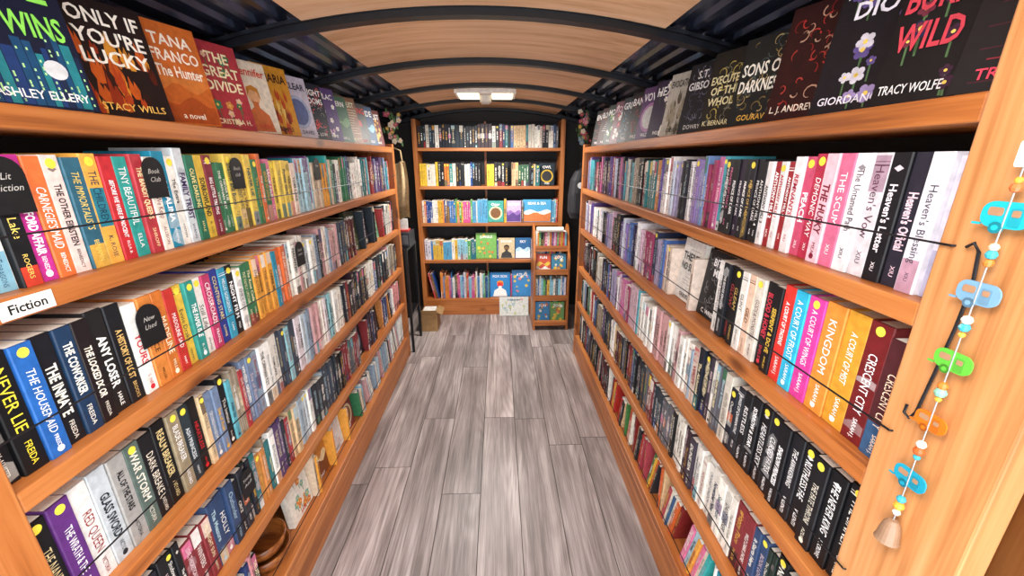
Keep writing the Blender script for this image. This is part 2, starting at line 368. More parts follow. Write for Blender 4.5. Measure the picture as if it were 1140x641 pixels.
def row(name,P,D,R,Nn,s0,s1,segs,seed,zgap=.238,specs=(),lodat=2.1,depth=.15,faces=(),lean=.0,jit=.01):
    r=random.Random(seed); mb=MB(); s=s0; faces=sorted(faces,key=lambda q:q[0]); fi=0; specs=list(specs)
    U=Z_; run=0; cur=None
    while s<s1-.012:
        if fi<len(faces) and s>=faces[fi][0]-.02:
            _,w,h,kw=faces[fi]; fi+=1
            if s+w>s1: break
            cover(mb,P(s+w/2)+Nn*(-.03),R,Z_,Nn,w,h,.025,lean=.1,r=r,**kw); s+=w+.006; continue
        lim=min(s1,faces[fi][0]) if fi<len(faces) else s1
        if specs:
            sp=specs.pop(0); t,h,col,ti,tc,au=sp[:6]; band=sp[6] if len(sp)>6 else None
            st=r.random()<.3; hard=h>.212
            book(mb,P(s+t/2)-Nn*r.uniform(0,jit),R,U,Nn,t,min(h,zgap),depth*.93,col,ti,au,tc,r,0,band,st,hard); s+=t+.0008; continue
        sg=[q for q in segs if s<=q[0]] or [segs[-1]]; sg=sg[0]
        if run<=0:
            cur=(r.choice(PAL[sg[1]]),r.uniform(*sg[2]),r.uniform(*sg[3])*r.choice([1,1,.75,1.15]),r.choice(AUTH),r.random()); run=r.choice([1,1,1,1,1,2,2,3,4])
        run-=1
        col,h,t,au,q=cur
        if run and r.random()<.5: t*=r.uniform(.8,1.15)
        h=min(h*r.uniform(.985,1.015),zgap)
        if s+t>s1 : break
        band=None
        if q<.25: band=(.0,r.uniform(.12,.3),mixc(col,r.choice(PAL['mixed']),.8))
        elif q<.38: band=(r.uniform(.7,.8),.985,mixc(col,r.choice(PAL['bright']),.8))
        elif q<.46: band=(.4,.6,mixc(col,r.choice(PAL['bright']),.7))
        tc=tcol(col,r)
        lod=0 if s<lodat else 1
        if lean and r.random()<lean and s+.3<lim:
            nb=r.randint(3,6); a=r.uniform(.10,.28); s+=.01
            Dd=D
            Ul=nrm(U*math.cos(a)-Dd*math.sin(a)); sgn=1 if np.dot(R,Dd)>0 else -1
            s+=h*math.sin(a)
            for _ in range(nb):
                Rl=nrm(Dd*math.cos(a)+U*math.sin(a))*sgn
                col=r.choice(PAL[sg[1]]); tt=r.uniform(*sg[3])
                if s+tt/math.cos(a)>lim: break
                base=P(s)+(Rl*sgn)*tt/2
                book(mb,base-Nn*r.uniform(0,jit),Rl,Ul,Nn,tt,h*r.uniform(.9,1),depth*.9,col,r.choice(TITLES),r.choice(AUTH),tcol(col,r),r,lod)
                s+=tt/math.cos(a)+.001
            s+=.012; run=0; continue
        book(mb,P(s+t/2)-Nn*r.uniform(0,jit),R,U,Nn,t,h,depth*r.uniform(.85,1),col,r.choice(TITLES),au,tc,r,lod,band,(s<1.6 and r.random()<.12),h>.212)
        s+=t+r.uniform(.0003,.0012)
    return mb
def motif(mb,kind,o,R,U,Nn,w,h,off,cols,r):
    W=w/2-.004
    if kind=='flames':
        for i in range(40):
            cx=r.uniform(-W+.012,W-.012); cy=r.uniform(.03,.6)*h; rr=r.uniform(.006,.018)
            k=off+.00003*i; hh=rr*r.uniform(1.5,3)
            pts=[(cx-rr*.7,cy),(cx-rr*.3,cy-hh*.5),(cx+rr*.4,cy-hh*.5),(cx+rr*.6,cy+.1*hh),(cx+rr*.2,cy+hh*.7),(cx,cy+hh*.3),(cx-rr*.3,cy+hh)]
            pts=[(min(max(a,-W),W),min(max(b,.004),h-.004)) for a,b in pts]
            mb.poly(pts,o,R,U,Nn,k,r.choice(cols))
    elif kind=='filigree':
        for i in range(46):
            cx=r.uniform(-W+.02,W-.02); cy=r.uniform(.02,h-.02); a=r.uniform(0,6.28); rad=r.uniform(.008,.018); th=.0014; m=9; sw=r.uniform(2,4.5)
            po=[];pi=[]
            for j in range(m):
                q=a+sw*j/(m-1); rr=rad*(1-.55*j/(m-1)); tt=th*(1.3-j/(m-1))
                po.append((cx+(rr+tt)*math.cos(q),cy+(rr+tt)*math.sin(q))); pi.append((cx+(rr-tt)*math.cos(q),cy+(rr-tt)*math.sin(q)))
            col=r.choice(cols)
            for j in range(m-1):
                pts=[po[j],po[j+1],pi[j+1],pi[j]]
                pts=[(min(max(x,-W),W),min(max(y,.004),h-.004)) for x,y in pts]
                mb.poly(pts,o,R,U,Nn,off+.00002*i,col)
    elif kind=='floral':
        for i in range(13):
            cx=r.uniform(-W+.02,W-.02); cy=r.uniform(.02,h-.02); rad=r.uniform(.006,.013); col=r.choice(cols); a0=r.uniform(0,6)
            mb.poly([(cx-.0015,cy),(cx+.0015,cy),(cx+.004,max(cy-.035,.005)),(cx+.001,max(cy-.035,.005))],o,R,U,Nn,off,'#4c6a44')
            for j in range(5):
                q=a0+j*1.2566; mb.disk(o,R,U,Nn,cx+rad*.8*math.cos(q),cy+rad*.8*math.sin(q),rad*.55,off+.0001+.00003*i,col,n=8)
            mb.disk(o,R,U,Nn,cx,cy,rad*.35,off+.0006,'#e8c860',n=8)
    elif kind=='lines':
        for i in range(16):
            y=h*(.05+.9*i/16); a=r.uniform(-W,0); b=r.uniform(0,W); mb.rect(o,R,U,Nn,a,b,y,y+.002,off,r.choice(cols))
    elif kind=='city':
        x=-W
        while x<W-.006:
            ww=r.uniform(.006,.016); hh=h*r.uniform(.25,.6); x1=min(x+ww,W)
            c=r.choice(cols); mb.rect(o,R,U,Nn,x,x1,.004,hh,off,c)
            for k in range(6):
                yy=r.uniform(.03,max(hh/h-.05,.04))*h; mb.rect(o,R,U,Nn,x+.002,x+.0045,yy,yy+.004,off+.0003,'#bff0a0')
            x=x1+.001
        mb.disk(o,R,U,Nn,W*.5,h*.28,.016,off+.0005,'#d9dde0',n=16)
    elif kind=='hills':
        for i,c in enumerate(cols):
            y=h*(.5-.13*i); pts=[(-W,.004),(W,.004)]+[(W-2*W*k/8,y+.012*math.sin(k*1.3+i*2)) for k in range(9)]
            mb.poly(pts,o,R,U,Nn,off+.0001*i,c)
    elif kind=='figure':
        c=cols[0]; mb.disk(o,R,U,Nn,0,h*.52,w*.15,off,c,ry=w*.19,n=18)
        mb.poly([(-W*.75,.004),(W*.75,.004),(W*.6,h*.26),(W*.16,h*.36),(W*.16,h*.44),(-W*.16,h*.44),(-W*.16,h*.36),(-W*.6,h*.26)],o,R,U,Nn,off+.0001,cols[1])
        mb.poly([(-w*.17,h*.5),(-w*.15,h*.63),(0,h*.67),(w*.15,h*.63),(w*.18,h*.45),(w*.1,h*.58),(-w*.08,h*.6)],o,R,U,Nn,off+.0003,cols[2])
    elif kind=='rings':
        for i,c in enumerate(cols): mb.disk(o,R,U,Nn,0,h*.42,w*(.42-.09*i),off+.0001*i,c,n=28)
def cover(mb,c,R,U,Nn,w,h,t,bg='#222',lines=(),author='',tc='#fff',ac=None,kind=None,cols=(),lean=.15,r=rnd,big=.03,ly=.9,tx=0.0):
    """face-out book: c = bottom centre of front cover."""
    U2=U*math.cos(lean)-Nn*math.sin(lean); N2=Nn*math.cos(lean)+U*math.sin(lean)
    ct=.0025; c=c+U*(t*math.sin(lean))
    mb.box(c+U2*h/2-N2*ct/2,(w,h,ct),R,U2,N2,bg); mb.box(c+U2*h/2-N2*(t-ct/2),(w,h,ct),R,U2,N2,bg)
    mb.box(c+U2*h/2-N2*t/2-R*(w/2-ct/2),(ct,h,t-2*ct),R,U2,N2,bg)
    mb.box(c+U2*h/2-N2*t/2,(w-.006,h-.006,t-2*ct),R,U2,N2,mat='page')
    if kind: motif(mb,kind,c,R,U2,N2,w,h,.0003,cols,r)
    y=h*ly; mw=w*.86-2*abs(tx)
    for l in lines:
        mb.text(l,c+R*tx+U2*(y-big*.5),R,U2,N2,big*.8,mw,.0018,tc,bold=.02); y-=big*1.12
    if author: mb.text(author,c+R*tx+U2*h*.09,R,U2,N2,.014,mw,.0018,ac or tc,bold=.01)
LA=[(.03,.2,'#16181c','THE QUIET ROOM','#d8e8c8','M. ALDER'),(.032,.205,'#14151a','SILENCE','#c9e27a','KELLY'),(.026,.2,'#8fb9cf','MIDNIGHT','#1a2c44','ELLIS',(0,.2,'#e9dfc8')),
 (.032,.205,'#e9e6de','WHEN WOMEN WERE','#31506e','DRAGONS',(.0,.3,'#7fb0c4')),(.03,.2,'#15171b','Vernon Lake','#f2d36a','ROGERS',(.0,.16,'#c03e2d')),(.028,.202,'#b8308a','THE MITFORD AFFAIR','#fff','BENEDICT'),
 (.028,.2,'#dc6f3a',"CARNEGIE'S MAID",'#fff','BENEDICT'),(.03,.202,'#e8cfc8','THE OTHER EINSTEIN','#1c1c22','BENEDICT'),(.034,.198,'#2e5f73','THE IMMORTALISTS','#f3d26b','BENJAMIN',(.0,.22,'#d0a347')),
 (.032,.205,'#e5a94a','THE CHILDREN','#17324d','K. ROSE',(.35,.7,'#2a7a8c')),(.03,.2,'#bd2c33','BEFORE WE WERE INNOCENT','#fff','ELLA B.'),(.032,.2,'#2f9a92','TINY BEAUTIFUL','#fff','ELLA'),(.03,.205,'#b03740','THE BANDIT QUEENS','#f7e3b0','SHROFF'),
 (.026,.2,'#e9e2d5','The People We Keep','#7d2940','ALLISON'),(.034,.212,'#1e88a8','CATALINA','#fff','MORENO'),(.026,.202,'#ecebe4','The Extra','#222','POSTON'),(.03,.22,'#cfd8dc','FAMILY TRUST','#331155','WANG'),
 (.03,.205,'#276b51','OLIVE DARLING','#f1e39a','HALE'),(.03,.205,'#d9b640','SORROWLAND','#222','R. SOL'),(.03,.205,'#7b2635','BIG LITTLE TRUTHS','#fff','L. MORE')]
LB=[(.032,.212,'#121317','WRONG PLACE','#f2efe6','McALLISTER'),(.036,.205,'#101114','NEVER LIE','#f1dc3f','FREIDA'),(.033,.205,'#235ea8','THE HOUSEMAID','#fff','FREIDA'),(.033,.205,'#14161c','THE INMATE','#e9e5d8','FREIDA'),(.03,.205,'#1a3350','THE COWORKER','#f1efe2','FREIDA'),
 (.03,.205,'#1b1417','THE LOCKED DOOR','#f0e9da','FREIDA'),(.034,.212,'#1c1c1d','ANY LOSER','#f6f6f0','HALE'),(.034,.21,'#15171c','A HISTORY OF LOST','#d8b26b','BROOKS'),(.03,.2,'#e9e8e2','YOURS','#c9283a','S. NELL'),
 (.034,.205,'#d1803b','CIRCE','#231209','MILLER'),(.03,.205,'#c56f2e','MADELINE','#fff2d6','MILLER'),(.03,.2,'#b8332c','MADOLINE SAID','#fff','HART'),(.03,.2,'#ddb845','Evvie Drake','#22303f','HOLMES'),(.03,.2,'#2f8c84','THE PAPER ISLE','#fff','K. LEE'),
 (.028,.2,'#e3e1db','Still Life','#333','WINMAN'),(.03,.2,'#b53b64','CROSSROADS','#fff','FRANZ'),(.032,.205,'#2b3a88','COUNTING STARS','#f4e28c','LOWE'),(.03,.2,'#3595b4','HELLO GORGEOUS','#fff','CARR'),(.03,.2,'#161a20','NIGHT FILM','#fff','PESS')]
LC=[(.034,.205,'#141519','THE NANDINI','#e7d8a4','R. RAO'),(.036,.21,'#5b2d75','THE WRATH & THE','#fff','RENEE'),(.036,.21,'#dcdad7','RED QUEEN','#8a1820','VICTORIA'),(.036,.212,'#b8c0c5','GLASS SWORD','#202a33','VICTORIA'),(.036,.21,'#9c9a97','ALL OF THE STARS','#181a1f','VICTORIA'),
 (.034,.21,'#54655f','WAR STORM','#e6e2d3','VICTORIA'),(.034,.205,'#15161b','DARK BREAKER','#e4dac7','AVEYARD'),(.036,.212,'#0f1013','REALM BREAKER','#d5c087','AVEYARD'),(.034,.21,'#8f8168','BLADE BREAKER','#fff','AVEYARD'),(.03,.205,'#27333a','ASH PRINCESS','#d6dde0','SEBAST'),(.03,.205,'#101216','HEARTLESS','#d3212d','MEYER')]
RA=[(.03,.2,'#d0cddd','A Thousand Nights','#3b3054','YUN',(.0,.35,'#a9a6c0')),(.03,.205,'#d6d4dc',"Heaven's Blessing",'#3a3344','XIU',(0,.25,'#b0889a')),(.03,.205,'#262430',"Heaven's Official",'#e6c6d2','XIU'),(.032,.205,'#151419',"Heaven's Letter",'#f0e2e9','XIU'),(.032,.205,'#cfcad0',"Heaven's Vow",'#5a2d44','XIU',(.7,.98,'#a58a9a')),
 (.032,.205,'#dfdade','The Untamed Path','#3d3140','XIU'),(.032,.205,'#d0698b','THE SCUM','#fff','XIU'),(.03,.205,'#e3bac6','THE HUSKY','#7a1832','MEAT'),(.032,.205,'#b42f4b','DEMONIC WAY','#fff','XIU'),(.028,.2,'#c84f70','PEACH','#fff','XIU'),(.026,.2,'#e4dcde','REMNANTS','#b3153c','XIU')]+\
 [(.02,.19,c,'ANTHONY HILL %d'%i,tc,'HOR') for i,(c,tc) in enumerate([('#98242c','#fff'),('#ddd','#b3212b'),('#98242c','#fff'),('#e0dddd','#222'),('#161418','#fff')])]+\
 [(.022,.195,c,'PRINCE OF DARK',tc,'ROB') for c,tc in [('#16151b','#fff'),('#1a1820','#e9c46a'),('#16151b','#fff'),('#24182c','#fff'),('#101014','#eee'),('#16151b','#e07ba0'),('#16151b','#fff')]]
RB=[(.04,.21,'#4a2024','CRESCENT CITY','#f0d9c0','SARAH J.',(.0,.3,'#33557a')),(.042,.225,'#6b1c1f','CRESCENT CITY','#fff','SARAH J.'),(.046,.225,'#cf932f','A COURT OF MIST','#fff','SARAH J.'),(.046,.225,'#d98a38','KINGDOM','#fff','SARAH J.'),(.042,.222,'#d03f98','A COURT OF WINGS','#fff','SARAH J.'),
 (.036,.222,'#2fb0d6','A COURT OF FROST','#fff','SARAH J.'),(.034,.222,'#d2362f','A COURT OF THORNS','#fff','SARAH J.'),(.03,.21,'#17151a','SERPENT & DOVE','#e0b94a','SHELBY'),(.032,.21,'#141318','BLOOD & HONEY','#d23b4e','SHELBY'),(.032,.21,'#d6d0c4','GODS & MONSTERS','#5b2020','SHELBY'),
 (.028,.21,'#dcbca6','GILD','#6c3d12','KENNEDY'),(.028,.21,'#e4e0d9','GLINT','#333','KENNEDY'),(.028,.21,'#151519','GLEAM','#d2b062','KENNEDY'),(.028,.21,'#151519','GLOW','#b34a4a','KENNEDY'),(.03,.21,'#181b22','THE BRIDGE KINGDOM','#ddd','JENSEN'),(.03,.21,'#e6e4e0','THE TRAITOR QUEEN','#333','JENSEN')]
RC=[(.038,.215,'#15161a','THE SINNER','#f4f1ea','SHANTEL'),(.036,.21,'#121317','THE NEVER KING','#fff','ST. CROWE'),(.036,.21,'#15161b','THE FATE THRONE','#e2dccb','AZURA'),(.034,.21,'#101116','RUTHLESS FAE','#fff','VALENTI'),(.034,.21,'#181a20','THE AWAKENING','#fff','VALENTI'),(.034,.21,'#101116','SHADOW PRINCESS','#fff','VALENTI'),
 (.034,.21,'#161820','CURSED FATES','#fff','VALENTI'),(.034,.21,'#101116','HEARTLESS SKY','#eee','VALENTI'),(.034,.21,'#121419','SORROW & STAR','#fff','VALENTI'),(.03,.205,'#121419','RESTLESS','#fff','VALENTI'),(.028,.2,'#23272f','KINGS OF QUARANTINE','#fff','PECK')]
PL=lambda z:(lambda s:A(XL-.022,s,z+.0006)); PR=lambda z:(lambda s:A(XR+.022,s,z+.0006))
Lk=dict(D=Y_,R=Y_,Nn=X_); Rk=dict(D=Y_,R=-Y_,Nn=-X_)
hN=(.175,.21); tN=(.016,.032)
def tag(mb,c,R,U,Nn,w,h,lines):
    n=10; pts=[(-w/2,0),(w/2,0)]+[(w/2*math.cos(math.pi*i/n),h-w/2+w/2*math.sin(math.pi*i/n)) for i in range(n+1)]
    mb.prism(pts,c,R,U,Nn,0,.002,'#17181a','cov')
    for i,l in enumerate(lines): mb.text(l,c+U*(h*.66-i*.017),R,U,Nn,.010,w*.7,.0024,'#b9b7b2',shear=.3)
def fin(mb,name='shelved_books'): return mb.build(name)
y0L,y0R,y1=.51,.525,YE-.01
mb=row('',PL(TOPS[1]),s0=y0L,s1=y1,segs=[(1.5,'bright',hN,tN),(2.2,'bright',hN,tN),(3,'mixed',hN,(.016,.03))],seed=1,specs=LA,**Lk)
for y,l in ((.655,['Lit','Fiction']),(.93,['Book','Club']),(1.22,['Book','club']),(1.75,['New'])): tag(mb,A(XL-.0195,y,TOPS[1]+.115),Y_,Z_,X_,.055,.085,l)
fin(mb)
mb=row('',PL(TOPS[2]),s0=y0L,s1=y1,segs=[(1.35,'bright',hN,tN),(1.9,'white',hN,tN),(2.3,'dark',hN,tN),(3,'mixed',hN,(.016,.03))],seed=2,specs=LB,
 faces=[(2.12,.14,.215,dict(bg='#3d4633',lines=['The Moors'],author='ABBEY',kind='filigree',cols=['#8f8a58','#6a7a4e'],big=.02)),(2.30,.14,.21,dict(bg='#28222e',lines=['NIGHT','HOUSE'],author='WEST',kind='floral',cols=['#777','#a58'],big=.02)),(2.5,.14,.2,dict(bg='#d8cdb8',lines=['GARDEN'],author='LEE',kind='hills',cols=['#9db','#6a8'],big=.02,tc='#233'))],**Lk)
for y,l in ((.82,['New','Used']),(1.5,['Read','more'])): tag(mb,A(XL-.0195,y,TOPS[2]+.1),Y_,Z_,X_,.06,.09,l)
fin(mb)
fin(row('',PL(TOPS[3]),s0=y0L,s1=y1,segs=[(1.1,'mixed',hN,tN),(1.75,'white',(.2,.21),(.02,.03)),(2.3,'dark',hN,tN),(3,'mixed',hN,(.016,.03))],seed=3,specs=LC,**Lk))
mb=row('',PL(TOPS[4]),s0=y0L,s1=y1,segs=[(1.0,'dark',hN,tN),(1.25,'mixed',hN,tN),(1.6,'white',hN,tN),(2.4,'dark',hN,tN),(3,'mixed',hN,(.016,.03))],seed=4,lean=.03,
 faces=[(1.98,.14,.21,dict(bg='#20242b',lines=['GHOST','LIGHT'],author='KNOX',kind='rings',cols=['#2f3c4c','#8c9aa5'],big=.022)),(2.3,.14,.21,dict(bg='#16171b',lines=['ASH'],author='KNOX',kind='floral',cols=['#945','#aaa'],big=.022))],**Lk)
tag(mb,A(XL-.0195,.98,TOPS[4]+.1),Y_,Z_,X_,.055,.085,['Young','Adult']); fin(mb)
fin(row('',PL(TOPS[5]),s0=1.2,s1=y1,segs=[(1.9,'bright',(.17,.22),(.012,.024)),(3,'white',(.17,.22),(.012,.022))],seed=5,lean=.35,
 faces=[(1.22,.15,.2,dict(bg='#e2dcd0',lines=['COOK'],author='JAM',kind='floral',cols=['#d07a3a','#7a9'],tc='#b33',big=.022)),(1.40,.14,.21,dict(bg='#bf7a33',lines=['Bread'],author='DAY',kind='hills',cols=['#e3cfa8','#7a4222'],big=.02)),(1.57,.14,.21,dict(bg='#e4e6e5',lines=['HOME'],author='NEST',kind='lines',cols=['#68a','#b55'],tc='#333',big=.02)),(1.74,.14,.2,dict(bg='#7a2f2f',lines=['SALT'],author='FAT',kind='rings',cols=['#d9c9a8','#8a5a33'],big=.02))],**Lk))
fin(row('',PL(TOPS[5]),s0=y0L,s1=.96,segs=[(3,'mixed',(.17,.21),(.012,.024))],seed=15,**Lk))
fin(row('',PR(TOPS[1]),s0=y0R,s1=y1,segs=[(1.6,'purple',hN,(.014,.026)),(2.1,'mixed',hN,tN),(3,'purple',hN,(.014,.026))],seed=6,specs=RA,**Rk))
fin(row('',PR(TOPS[2]),s0=y0R,s1=y1,segs=[(1.25,'white',hN,tN),(2.2,'purple',hN,tN),(3,'purple',hN,(.014,.026))],seed=7,specs=RB,
 faces=[(1.10,.14,.212,dict(bg='#17181c',lines=['BITE','ME'],author='C. WREN',kind='filigree',cols=['#777'],big=.028)),(1.27,.145,.215,dict(bg='#e2e0db',lines=["THERE'S",'NO SUCH'],author='GRAVES',kind='lines',cols=['#999','#bbb'],tc='#16161a',big=.032,ly=.8))],**Rk))
fin(row('',PR(TOPS[3]),s0=y0R,s1=y1,segs=[(1.1,'dark',hN,tN),(1.65,'white',hN,tN),(2.2,'purple',hN,tN),(3,'dark',hN,(.014,.026))],seed=8,specs=RC,**Rk))
fin(row('',PR(TOPS[4]),s0=y0R,s1=y1,segs=[(.8,'dark',hN,tN),(1.05,'white',hN,tN),(1.9,'dark',hN,tN),(3,'mixed',hN,(.014,.026))],seed=9,**Rk))
fin(row('',PR(TOPS[5]),s0=y0R,s1=y1,segs=[(1.0,'bright',hN,(.014,.026)),(1.9,'fire',(.17,.2),(.01,.022)),(3,'dark',hN,(.014,.026))],seed=10,lean=.12,**Rk))
# end bookcase
PBk=lambda z:(lambda s:A(s,BY0+.03,z+.0006)); Bk=dict(D=X_,R=X_,Nn=-Y_,lodat=-9,depth=.17)
bx0,bx1=BX0+.042,BX1-.042
fin(row('',PBk(BT[0]),s0=bx0,s1=bx1,segs=[(-.1,'dark',(.18,.2),(.02,.032)),(.25,'mixed',(.18,.2),(.02,.03)),(1,'dark',(.18,.2),(.02,.03))],seed=20,**Bk))
PAL['ya']=['#111318','#16181d','#dcb838','#c0682e','#15171b','#2b8b84','#d4cec2','#101116','#264a8d','#20242c']
fin(row('',PBk(BT[1]),s0=bx0,s1=-.16,segs=[(1,'ya',(.19,.21),(.022,.034))],seed=21,**Bk))
fin(row('',PBk(BT[1]),s0=-.11,s1=.10,segs=[(1,'ya',(.19,.21),(.022,.034))],seed=22,**Bk))
fin(row('',PBk(BT[1]),s0=.12,s1=bx1-.02,segs=[(1,'mixed',(.18,.21),(.022,.034))],seed=23,faces=[(.39,.14,.2,dict(bg='#24303a',lines=['OWL'],author='FINN',kind='rings',cols=['#d0ad38','#333'],big=.03))],**Bk))
fin(row('',PBk(BT[2]),s0=bx0,s1=bx1,segs=[(1,'kids',(.19,.22),(.012,.022))],seed=24,faces=[(-.09,.15,.2,dict(bg='#3f9e93',lines=['Otter'],kind='rings',cols=['#f0e0b0','#7a5230'],big=.03)),(.08,.14,.2,dict(bg='#c4afd4',lines=['MOON'],kind='hills',cols=['#8f6bb0','#5a3f86'],big=.03)),(.24,.27,.21,dict(bg='#4fa4d2',lines=['BEAR & SEA'],kind='hills',cols=['#f4f0e2','#d27c45'],big=.03))],**Bk))
fin(row('',PBk(BT[3]),s0=bx0,s1=bx1,segs=[(-.3,'kids',(.17,.2),(.02,.03)),(1,'teal',(.17,.2),(.008,.02))],seed=25,faces=[(-.22,.2,.25,dict(bg='#7ab45c',lines=['JUNGLE'],kind='floral',cols=['#f2d04a','#e56a3a'],big=.03)),(0,.16,.2,dict(bg='#d2c09a',lines=['BADGER'],kind='figure',cols=['#7a5a3a','#3a3a3a','#222'],big=.025)),(.17,.15,.2,dict(bg='#2d689e',lines=['SKY'],kind='hills',cols=['#bde','#fff'],big=.03)),(.33,.13,.19,dict(bg='#d5d0e0',lines=['DOG'],kind='rings',cols=['#c96','#642'],tc='#335',big=.03))],**Bk))
fin(row('',PBk(BT[4]),s0=bx0,s1=bx1,segs=[(-.1,'kids',(.2,.27),(.006,.016)),(1,'kids',(.17,.25),(.008,.02))],seed=26,zgap=.3,lean=.1,faces=[(-.08,.2,.25,dict(bg='#2e8ace',lines=['FOX SOX'],kind='figure',cols=['#e33','#fff','#e9a030'],big=.03)),(.14,.2,.27,dict(bg='#3f8fd0',lines=['ATLAS'],kind='floral',cols=['#e88','#f0d050','#fff'],tc='#fff',big=.035)),(.36,.18,.25,dict(bg='#4f8fc4',lines=['WHALE'],kind='hills',cols=['#cde','#246'],big=.03))],**Bk))
def fan(side,specs,name):
    mb=MB(); r=random.Random(3 if side<0 else 4)
    for (yfar,w,h,kw) in specs:
        ang=.30
        if side<0: T=A(math.sin(ang),math.cos(ang),0); Nn=A(math.cos(ang),-math.sin(ang),0); R=T; pf=A(XL-.03,yfar,TOPS[0]+.0006)
        else: T=A(-math.sin(ang),math.cos(ang),0); Nn=A(-math.cos(ang),-math.sin(ang),0); R=-T; pf=A(XR+.03,yfar,TOPS[0]+.0006)
        cover(mb,pf-T*w/2,R,Z_,Nn,w,h,.026,lean=.17,r=r,tx=.010 if side<0 else -.010,**kw)
    mb.build(name)
fan(-1,[
 (.69,.165,.235,dict(bg='#20343a',lines=['THE','OTHER'],author='',kind='floral',cols=['#59a','#9c6'],tc='#7fd6e8',big=.05)),
 (.86,.168,.235,dict(bg='#0d1730',lines=['FIVE','HE WINS'],author='ASHLEY ELLERY',kind='city',cols=['#174a72','#1f5e55','#1c3a70','#142848','#24808a'],tc='#8fe05a',ac='#fff',big=.055,ly=.95)),
 (1.045,.172,.225,dict(bg='#1a1012',lines=["ONLY IF","YOU'RE","LUCKY"],author='STACY WILLS',kind='flames',cols=['#b8521a','#8a2c12','#d08a2c','#4a160c','#a83c18','#2a100c'],tc='#f2ede2',ac='#f0c060',big=.034,ly=.93)),
 (1.215,.16,.235,dict(bg='#c8682a',lines=['TANA','FRANCO','The Hunter'],author='a novel',kind='hills',cols=['#d07a38','#bf6228','#a84c1e'],tc='#fbeedd',big=.032)),
 (1.385,.16,.235,dict(bg='#a83640',lines=['THE','GREAT','DIVIDE'],author='CRISTINA H.',kind='floral',cols=['#3d7f5a','#d8944a','#2f6e4a','#e0b9a0'],tc='#f4e9c0',big=.034)),
 (1.535,.147,.22,dict(bg='#e2d6c2',lines=['Jennifer'],author='WEIN',kind='figure',cols=['#d8a47a','#c26a3a','#b97a2a'],tc='#c4452e',big=.03)),
 (1.685,.15,.235,dict(bg='#d0922c',lines=['MARIA'],author='SEMPLE',kind='flames',cols=['#b9481f','#7d2a16','#e4c06a'],tc='#3a1410',big=.035)),
 (1.84,.15,.23,dict(bg='#ccc6d6',lines=['CLEAR'],author='C. DAVIES',kind='rings',cols=['#a9b4d0','#5b6a9a'],tc='#2a2c4a',big=.03)),
 (1.99,.145,.23,dict(bg='#1d2333',lines=['NIGHT','ROOMS'],author='K. LOW',kind='filigree',cols=['#999','#e55'],big=.03)),
 (2.14,.145,.235,dict(bg='#5b4280',lines=['LILAC'],author='ROSE',kind='floral',cols=['#d9b0e0','#fff'],big=.03)),
 (2.29,.145,.22,dict(bg='#3b6b52',lines=['FERN'],author='HALL',kind='hills',cols=['#6a9a6a','#2c5c40'],big=.03)),
 (2.44,.145,.235,dict(bg='#8a5a3a',lines=['DUST'],author='MOSS',kind='lines',cols=['#ddb'],tc='#eec',big=.03)),
 (2.59,.145,.225,dict(bg='#16181e',lines=['KING'],author='HOLLY',kind='figure',cols=['#b33','#444','#111'],tc='#d33',big=.04)),
 (2.74,.145,.225,dict(bg='#2b4f7a',lines=['TIDE'],author='HOLLY',kind='hills',cols=['#8bc','#357'],big=.04)),
 (2.89,.14,.22,dict(bg='#6a2a2a',lines=['RUST'],author='HALE',kind='floral',cols=['#da6'],big=.04)),
],'face_out_books')
